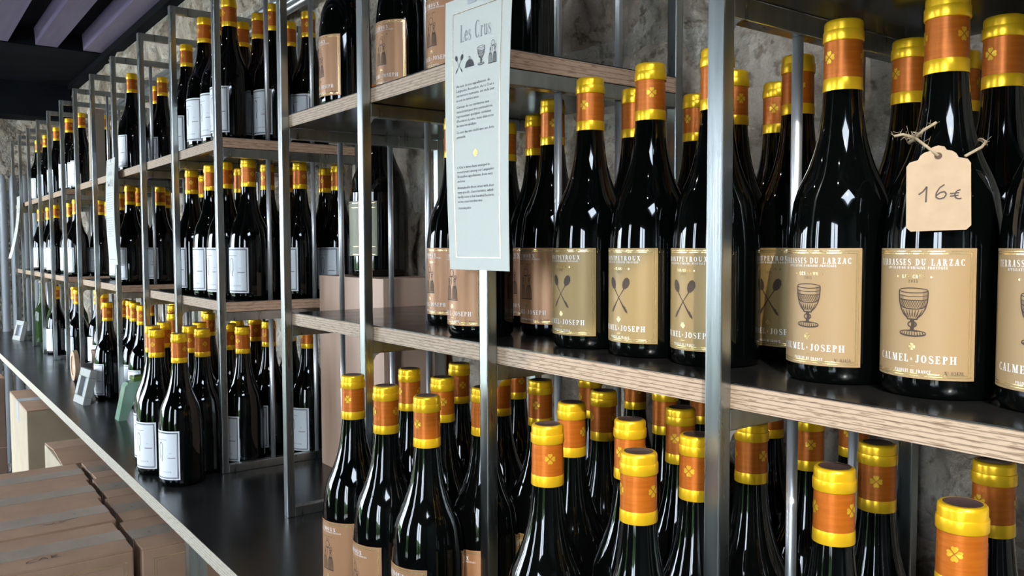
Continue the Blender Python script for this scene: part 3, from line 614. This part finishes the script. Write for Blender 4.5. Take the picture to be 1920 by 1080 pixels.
tubes('frayed_fibre', fz, .00014, 'jute', jt, 3)['kind'] = 'stuff'

# ------------------------------------------------------------------ paper sheets hanging on the posts
def fonttext(s, size, width=None):
    cu = bpy.data.curves.new('t', 'FONT'); cu.body = s; cu.size = size; cu.resolution_u = 1; cu.align_x = 'LEFT'
    o = bpy.data.objects.new('t', cu); COL.objects.link(o); dg = bpy.context.evaluated_depsgraph_get()
    me = bpy.data.meshes.new_from_object(o.evaluated_get(dg)); vs = [v.co.copy() for v in me.vertices]; fs = [tuple(p.vertices) for p in me.polygons]
    bpy.data.objects.remove(o); bpy.data.meshes.remove(me); bpy.data.curves.remove(cu)
    mx_ = max(v.x for v in vs); k = .80 if width is None else min(width/mx_, 1.15)
    return [(v.x*k, v.y) for v in vs], fs
FR = ['Au sein de nos appellations, du', 'Languedoc Roussillon, des \u00ab Crus \u00bb,', 'ces terroirs restreints, ont vu le jour', '.au cours des derni\u00e8res ann\u00e9es.', '', 'Curieux de ces territoires aux', 'caract\u00e9ristiques tr\u00e8s particuli\u00e8res,', 'repr\u00e9sentant quelques centaines', "d'hectares \u00e0 peine, nous \u00e9laborons", '.des cuv\u00e9es bien sp\u00e9cifiques.', '', 'Ce sont des vins cisel\u00e9s avec une forte', '.personnalit\u00e9.']
EN = ['\u00ab Cru \u00bb wines have emerged in', 'recent years among our Languedoc', 'Roussillon appellations, from very', '.small areas.', '', 'Interested in those areas with their', 'very specific characteristics, which', 'hardly cover a few hundred hectares,', '.we have created marvellous wines.', '', '.Outstanding wines.']
def sheet(cx, ztop, W, H, bend, lb, full):
    root = empty('paper_sheet', (cx, -.003, ztop-H)); tag(root, lb, 'sign', 'paper sheets hanging on the frames')
    def f(u, v, off=0.0):
        dx, dy = bend(u/W+.5, v/H); return Vector((u+dx, dy-off, v))
    nu, nv = 6, 24; V, Fc = [], []
    for s in (0, 1):
        for j in range(nv+1):
            for i in range(nu+1): V.append(f(-W/2+W*i/nu, H*j/nv, -.0005*s))
    m_ = (nu+1)*(nv+1)
    for j in range(nv):
        for i in range(nu):
            a = j*(nu+1)+i; Fc += [(a, a+1, a+nu+2, a+nu+1), (m_+a+nu+1, m_+a+nu+2, m_+a+1, m_+a)]
    e = [i for i in range(nu+1)]+[(j+1)*(nu+1)-1 for j in range(1, nv+1)]+[nv*(nu+1)+i for i in range(nu-1, -1, -1)]+[j*(nu+1) for j in range(nv-1, 0, -1)]
    for a, b in zip(e, e[1:]+e[:1]): Fc.append((a, a+m_, b+m_, b))
    mk('sheet', V, Fc, 'paper', root, smooth=False)
    bx = W/2-.015; by0, by1 = .014, H-.016; fr_ = []
    for p in frame(-bx, by0, bx, by1, .0006): fr_.append(p)
    fr2 = []
    for p in fr_:
        a, b = min(q_[1] for q_ in p), max(q_[1] for q_ in p); n = max(1, int((b-a)/.012)); x0, x1 = min(q_[0] for q_ in p), max(q_[0] for q_ in p)
        fr2 += [R(x0, a+(b-a)*i/n, x1, a+(b-a)*(i+1)/n) for i in range(n)]
    v, fc = wrap(subd(fr2, .012), lambda x, y: f(x, y, .0004)); mk('gold_border', v, fc, 'foil', root)
    v, fc = wrap(text(['L_', 'e_', 's_', ' ', 'C_', 'r_', 'u_', 's_'], -.002, H-.049, .0185, .056, .06), lambda x, y: f(x, y, .0004)); mk('heading', v, fc, 'grey', root)
    ic = spoons(-.031, H-.0820, .020)+cloche(-.0115, H-.0780, .013)+goblet(.0095, H-.0800, .021)+cruet(.0300, H-.0810, .025)
    v, fc = wrap(ic, lambda x, y: f(x, y, .0004)); mk('icon_row', v, fc, 'black', root)
    if full:
        def para(nm_, lines, y, lh, gap):
            V, Fc = [], []
            for s in lines:
                if not s: y -= gap; continue
                part = s[0] == '.'; s2 = s[1:] if part else s
                vs, fs = fonttext(s2, .0043, None if part else .070); k = len(V)
                V.extend([f(-.036+x, y+yy, .0004) for x, yy in vs]); Fc.extend([tuple(i+k for i in q_) for q_ in fs]); y -= lh
            mk(nm_, V, Fc, 'black', root)
        para('french_text', FR, H-.0985, .0052, .0022); para('english_text', EN, H-.189, .0052, .0022)
        v, fc = wrap(clover(0, H-.1735, .0040), lambda x, yy: f(x, yy, .0004)); mk('clover_print', v, fc, 'clover', root)
    else:
        q = []
        for i in range(20):
            if i not in (9, 10): q.append(R(-.036, H-.100-i*.0065, .036-(.02 if i in (3, 8, 13, 18) else 0), H-.100-i*.0065+.0010))
        v, fc = wrap(subd(q, .012), lambda x, y: f(x, y, .0004)); mk('body_text', v, fc, 'grey', root)
    box('tape', (-.008, .008, -.0012, -.0006, H-.010, H-.002), 'tape2', root).location.y = f(0, H-.006).y
sheet(-.3235, .742, .117, .304, lambda u, v: (.010*v*v, -.006*v-.001-.0015*math.sin(v*3.1)+(u-.5)*.008*v), 'near white paper sheet headed Les Crus on the second post', True)
sheet(-2.197, .720, .112, .306, lambda u, v: (0, -.004-.006*math.sin(v*3.1)), 'second white paper sheet, hanging farther along the rack', False)
sheet(-4.335, .716, .115, .306, lambda u, v: (0, -.004-.045*(1-v)**2.0), 'farthest white paper sheet, curling forward near the radiator', False)

# ------------------------------------------------------------------ crate and magnum in the open bay
cr = empty('wooden_crate', (-1.075, .27, 0)); tag(cr, 'tall pale pine crate standing in the open bay under the magnum', 'crate')
ch = .404
box('front_panel', (-.143, .143, -.070, -.060, .0, ch), 'crate', cr, .0008); box('side_panel', (-.143, -.133, -.060, .067, 0, ch), 'crate', cr); box('side_panel', (.133, .143, -.060, .067, 0, ch), 'crate', cr)
box('top_panel', (-.133, .133, -.060, .067, ch-.01, ch), 'crate', cr); box('back_panel', (-.133, .133, .057, .067, 0, ch-.01), 'crate', cr); box('bottom_panel', (-.133, .133, -.06, .057, 0, .01), 'crate', cr)
mg = empty('magnum_bottle', (-1.075, .268, ch), .1); tag(mg, 'large dark magnum bottle with pale olive label on pine crate', 'bottle')
k = 1.42; link('glass_body', lathe_mesh('glass_body', [(r*k, z*(1.42 if z < .12 else 1.30)) for r, z in PROF], 40, 'glass'), mg)
link('capsule', lathe_mesh('capsule', [(r*k, z*1.30) for r, z in ((.0156, .2385), (.0150, .2790), (.0161, .2800), (.0161, .2868), (.0150, .2945), (0, .2960))], 28, 'orange'), mg)
ml = link('front_label', patch('front_label', -.055, .055, .042, .150, RB*k+.0004, 'lab_M'), mg)
link('label_border', wmesh('label_border', [R(-.052, .146, .052, .1470), R(-.052, .137, .052, .1378), R(-.052, .0445, .052, .0455), R(-.052, .060, .052, .0606)], cyl(RB*k+.0008), 'foil'), ml)

# ------------------------------------------------------------------ small things on the counter
def picframe(x, y, rz, wd, h, lb):
    r = empty('picture_frame', (x, y, 0), rz); tag(r, lb, 'frame', 'small standing picture frames'); b = .024; d = .022; tl = math.radians(14)
    M = Matrix.Rotation(-tl, 4, 'X')
    def bx(n, B, mt, bev=0):
        o = box(n, B, mt, r, bev); o.data.transform(M); o.data.transform(Matrix.Translation((0, 0, .0005))); return o
    bx('bottom_rail', (-wd/2, wd/2, 0, d, 0, b), 'plaster', .003); bx('top_rail', (-wd/2, wd/2, 0, d, h-b, h), 'plaster', .003)
    bx('side_rail', (-wd/2, -wd/2+b, 0, d, b, h-b), 'plaster', .002); bx('side_rail', (wd/2-b, wd/2, 0, d, b, h-b), 'plaster', .002)
    bx('pane', (-wd/2+b, wd/2-b, .012, .016, b, h-b), 'panel')
    box('easel_leg', (-.012, .012, .026, .044, 0, .004), 'plaster', r)
picframe(-2.30, -.096, .10, .100, .105, 'pale square picture frame leaning on counter beside the green arch')
picframe(-4.37, -.035, .2, .105, .10, 'small pale picture frame at the counter end by the radiator')
# green arch
ga = empty('glass_arch', (-1.972, .032, 0), math.pi/2); tag(ga, 'green cast glass arch with slanting legs on the black counter', 'ornament')
out_ = [(-.087, 0), (-.067, 0), (-.046, .050), (-.026, .068), (0, .073), (.026, .068), (.046, .050), (.067, 0), (.087, 0), (.068, .090), (.060, .100), (.02, .104), (-.02, .104), (-.060, .100), (-.068, .090)]
n_ = len(out_); vv = [(x, yy, z) for yy in (-.022, .022) for x, z in out_]
idx = [(0, 1, 2, 14), (14, 2, 3, 13), (13, 3, 4, 12), (12, 4, 11), (11, 4, 5, 10), (10, 5, 6, 9), (9, 6, 7, 8)]
ao = mk('arch', vv, [q_ for q_ in idx]+[tuple(i+n_ for i in reversed(q_)) for q_ in idx]+[(i, i+n_, (i+1) % n_+n_, (i+1) % n_) for i in range(n_)], 'arch', ga)
bm = bmesh.new(); bm.from_mesh(ao.data); bmesh.ops.recalc_face_normals(bm, faces=bm.faces); bm.to_mesh(ao.data); bm.free()
box('top_slab', (-.048, .048, -.024, .024, .1030, .115), 'archtop', ga, .003)
# wooden disc and small brown box
dk_ = empty('wooden_disc', (-2.775, -.032, 0)); tag(dk_, 'pale round wooden disc standing on edge against a frame', 'disc')
def disc(name, r0, r1, y0, y1, mt):
    v, f = lathe([(r0, y0), (r1, y0), (r1, y1), (r0, y1), (r0, y0)], 32); return mk(name, [(x, z, -y+.054) for x, y, z in v], f, mt, dk_)
disc('rim', .034, .053, 0, .014, 'woodd'); disc('disc_face', 0, .034, .003, .011, 'woodd')
bb = empty('small_box', (-2.70, .075, 0)); tag(bb, 'small brown card box behind the wooden disc', 'box')
box('body', (-.05, .05, -.05, .05, 0, .095), 'brownb', bb, .001); box('lid', (-.052, .052, -.052, .052, .095, .108), 'cartonD', bb, .001)
# bare bottles at the far end of the counter
BM['gbody'] = lathe_mesh('glass_body', PROF, 32, 'glass_green')
for i, (x, y) in enumerate(((-4.16, .06), (-3.93, .085), (-3.86, .17))):
    r = empty('glass_bottle', (x, y, 0)); tag(r, 'olive green bare glass bottle at the far counter end, %s from left' % ORD[i], 'bottle', 'bare green bottles at the far end')
    link('glass_body', BM['gbody'], r); link('cork', lathe_mesh('cork', [(.0, .2936), (.0125, .2936), (.012, .303), (0, .303)], 16, 'jute'), r)
# gift carton standing on the upper shelf
gf = empty('gift_box', (-2.76, .062, ZU)); tag(gf, 'tall beige gift box among bottles on the far upper shelf', 'box')
box('body', (-.022, .022, -.022, .022, .0, .24), 'beige', gf, .001); box('lid', (-.023, .023, -.023, .023, .24, .255), 'beige', gf, .001); box('base_band', (-.023, .023, -.023, .023, .0, .012), 'lab_W', gf)

# ------------------------------------------------------------------ cartons in front of and under the counter
def carton(x0, x1, y0, y1, z0, z1, lb, gr, mt='carton', seam='Y', rz=0, tape='tape', lift=0, writing=None, printed=False):
    cx, cy = (x0+x1)/2, (y0+y1)/2; r = empty('carton', (cx, cy, z0), rz); tag(r, lb, 'carton', gr)
    a, b, h = (x1-x0)/2-.0015, (y1-y0)/2-.0015, z1-z0
    box('box_body', (-a, a, -b, b, 0, h-.004), mt, r, .003)
    g = .0015
    for s in (-1, 1):
        if seam == 'Y': vs = boxv(*((-a+.001, -g) if s < 0 else (g, a-.001)), -b+.001, b-.001, h-.004, h)
        else: vs = boxv(-a+.001, a-.001, *((-b+.001, -g) if s < 0 else (g, b-.001)), h-.004, h)
        if lift:                                                    # flap a little open: raise its inner edge
            vs = [(x, y_, z+(lift*(1-abs(x)/a) if seam == 'Y' else lift*(1-abs(y_)/b))+random.uniform(0, .002)) for x, y_, z in vs]
        mk('flap', vs, BF, 'carton', r)
    if tape and not lift:
        tw = .029
        if seam == 'Y': boxes('tape_strip', [(-tw, tw, -b-.0004, b+.0004, h, h+.0006), (-tw, tw, -b-.0006, -b, h-.07, h+.0006), (-tw, tw, b, b+.0006, h-.07, h+.0006)], tape, r)
        else: boxes('tape_strip', [(-a-.0004, a+.0004, -tw, tw, h, h+.0006), (a, a+.0006, -tw, tw, h-.07, h+.0006)], tape, r)
    if writing:
        v, f = wrap(writing, lambda u, t: (a-.012-t if False else a-t, u, h+.0009)); mk('handwriting', [(p[0], p[1], p[2]) for p in v], f, 'black', r)
    if printed:
        v, f = wrap(frame(-b+.02, .06, b-.012, h-.022, .0012)+frame(-b+.025, .065, b-.017, h-.027, .0005), lambda u, t: (a+.0005, u, t)); mk('printed_border', v, f, 'foil', r)
    return r
CARW = line([(.0, .012), (-.014, .006), (-.018, -.002), (-.004, -.001)], .0016)+line([(.002, .0), (.010, .014), (.016, .0)], .0016)+line([(.006, .005), (.014, .006)], .0014)+line([(.022, 0), (.023, .014), (.032, .012), (.023, .006), (.036, .0)], .0016)
CARW = [[(u-.016, t*-1+.040) for u, t in p] for p in CARW]
CARW = [[(u, -(t-.045)+.030) for u, t in p] for p in CARW]
VW = line([(-.02, .008), (-.016, 0), (-.010, .007), (-.006, 0), (0, .008)], .0018)+line([(.008, .012), (.012, .0), (.020, .010), (.036, .016)], .0016)
VW = [[(u+.030, t+.045) for u, t in p] for p in VW]
zt = -.08; z1_ = -.465
for i in range(4):
    xa = -1.145-.186*(i+1); yj = random.uniform(-.004, .004)
    gl_ = -.190+.0085*i
    nmL = ('nearest', 'second', 'third', 'farthest')[i]
    carton(xa, xa+.184, gl_-.27, gl_-.004, z1_, zt+random.uniform(-.003, .003), '%s brown wine carton of the outer front row, beside the counter' % nmL+(' marked CAR' if i == 0 else ''), 'outer row of wine cartons', rz=random.uniform(-.012, .012), writing=CARW if i == 0 else VW if i == 1 else None, printed=i == 0)
    carton(xa, xa+.184, gl_+.006, gl_+.262, z1_, zt+random.uniform(-.004, .002), '%s brown wine carton of the inner row, tucked under the counter' % nmL, 'inner row of wine cartons', rz=random.uniform(-.012, .012), printed=i == 0)
    for y0, y1, rw in ((gl_-.27, gl_-.004, 'outer'), (gl_+.006, gl_+.262, 'inner')):
        carton(xa, xa+.184, y0, y1, ZF, z1_, 'bottom-layer wine carton beneath the %s carton of the %s row' % (nmL, rw), 'bottom layer of wine cartons')
def stack(x0, x1, y0, y1, z1, lbs, gr, **k):
    n = len(lbs); h = (z1-ZF)/n
    for i, lb in enumerate(lbs):
        kk = dict(k)
        if i < n-1: kk['lift'] = 0
        carton(x0, x1, y0, y1, ZF+h*i, ZF+h*(i+1), lb, gr, **kk)
stack(-2.20, -1.895, -.20, .06, -.085, ['small beige carton under the open-flapped one', 'small pale carton with open flaps behind the brown wine cartons'], 'beige cartons under the counter', mt='cartonB', lift=.012)
stack(-2.98, -2.52, -.205, .10, -.045, ['tall beige carton beneath the taped beige one', 'tall beige taped carton leaning near the counter edge'], 'tall beige cartons', mt='cartonB', seam='Y', tape='tape2')
stack(-3.75, -3.30, -.55, -.185, -.04, ['dark brown carton on the floor at far left', 'dark brown middle carton at far left', 'dark brown top carton at far left'], 'dark cartons at far left', mt='cartonD')

# ------------------------------------------------------------------ ceiling spots over the aisle
for i, x in enumerate((-4.2, -3.1, -2.0, -.9, .35)):
    r = empty('ceiling_spot', (x, -.62, ZC)); tag(r, 'small black ceiling spot lamp over the aisle, %s from left' % ORD[i], 'lamp', 'ceiling spots over the aisle')
    link('housing', lathe_mesh('housing', [(.0, 0), (.032, 0), (.032, -.075), (.013, -.075), (.013, -.070)], 20, 'alu'), r)
    link('lens', lathe_mesh('lens', [(.013, -.071), (.0, -.071)], 20, 'lens'), r)
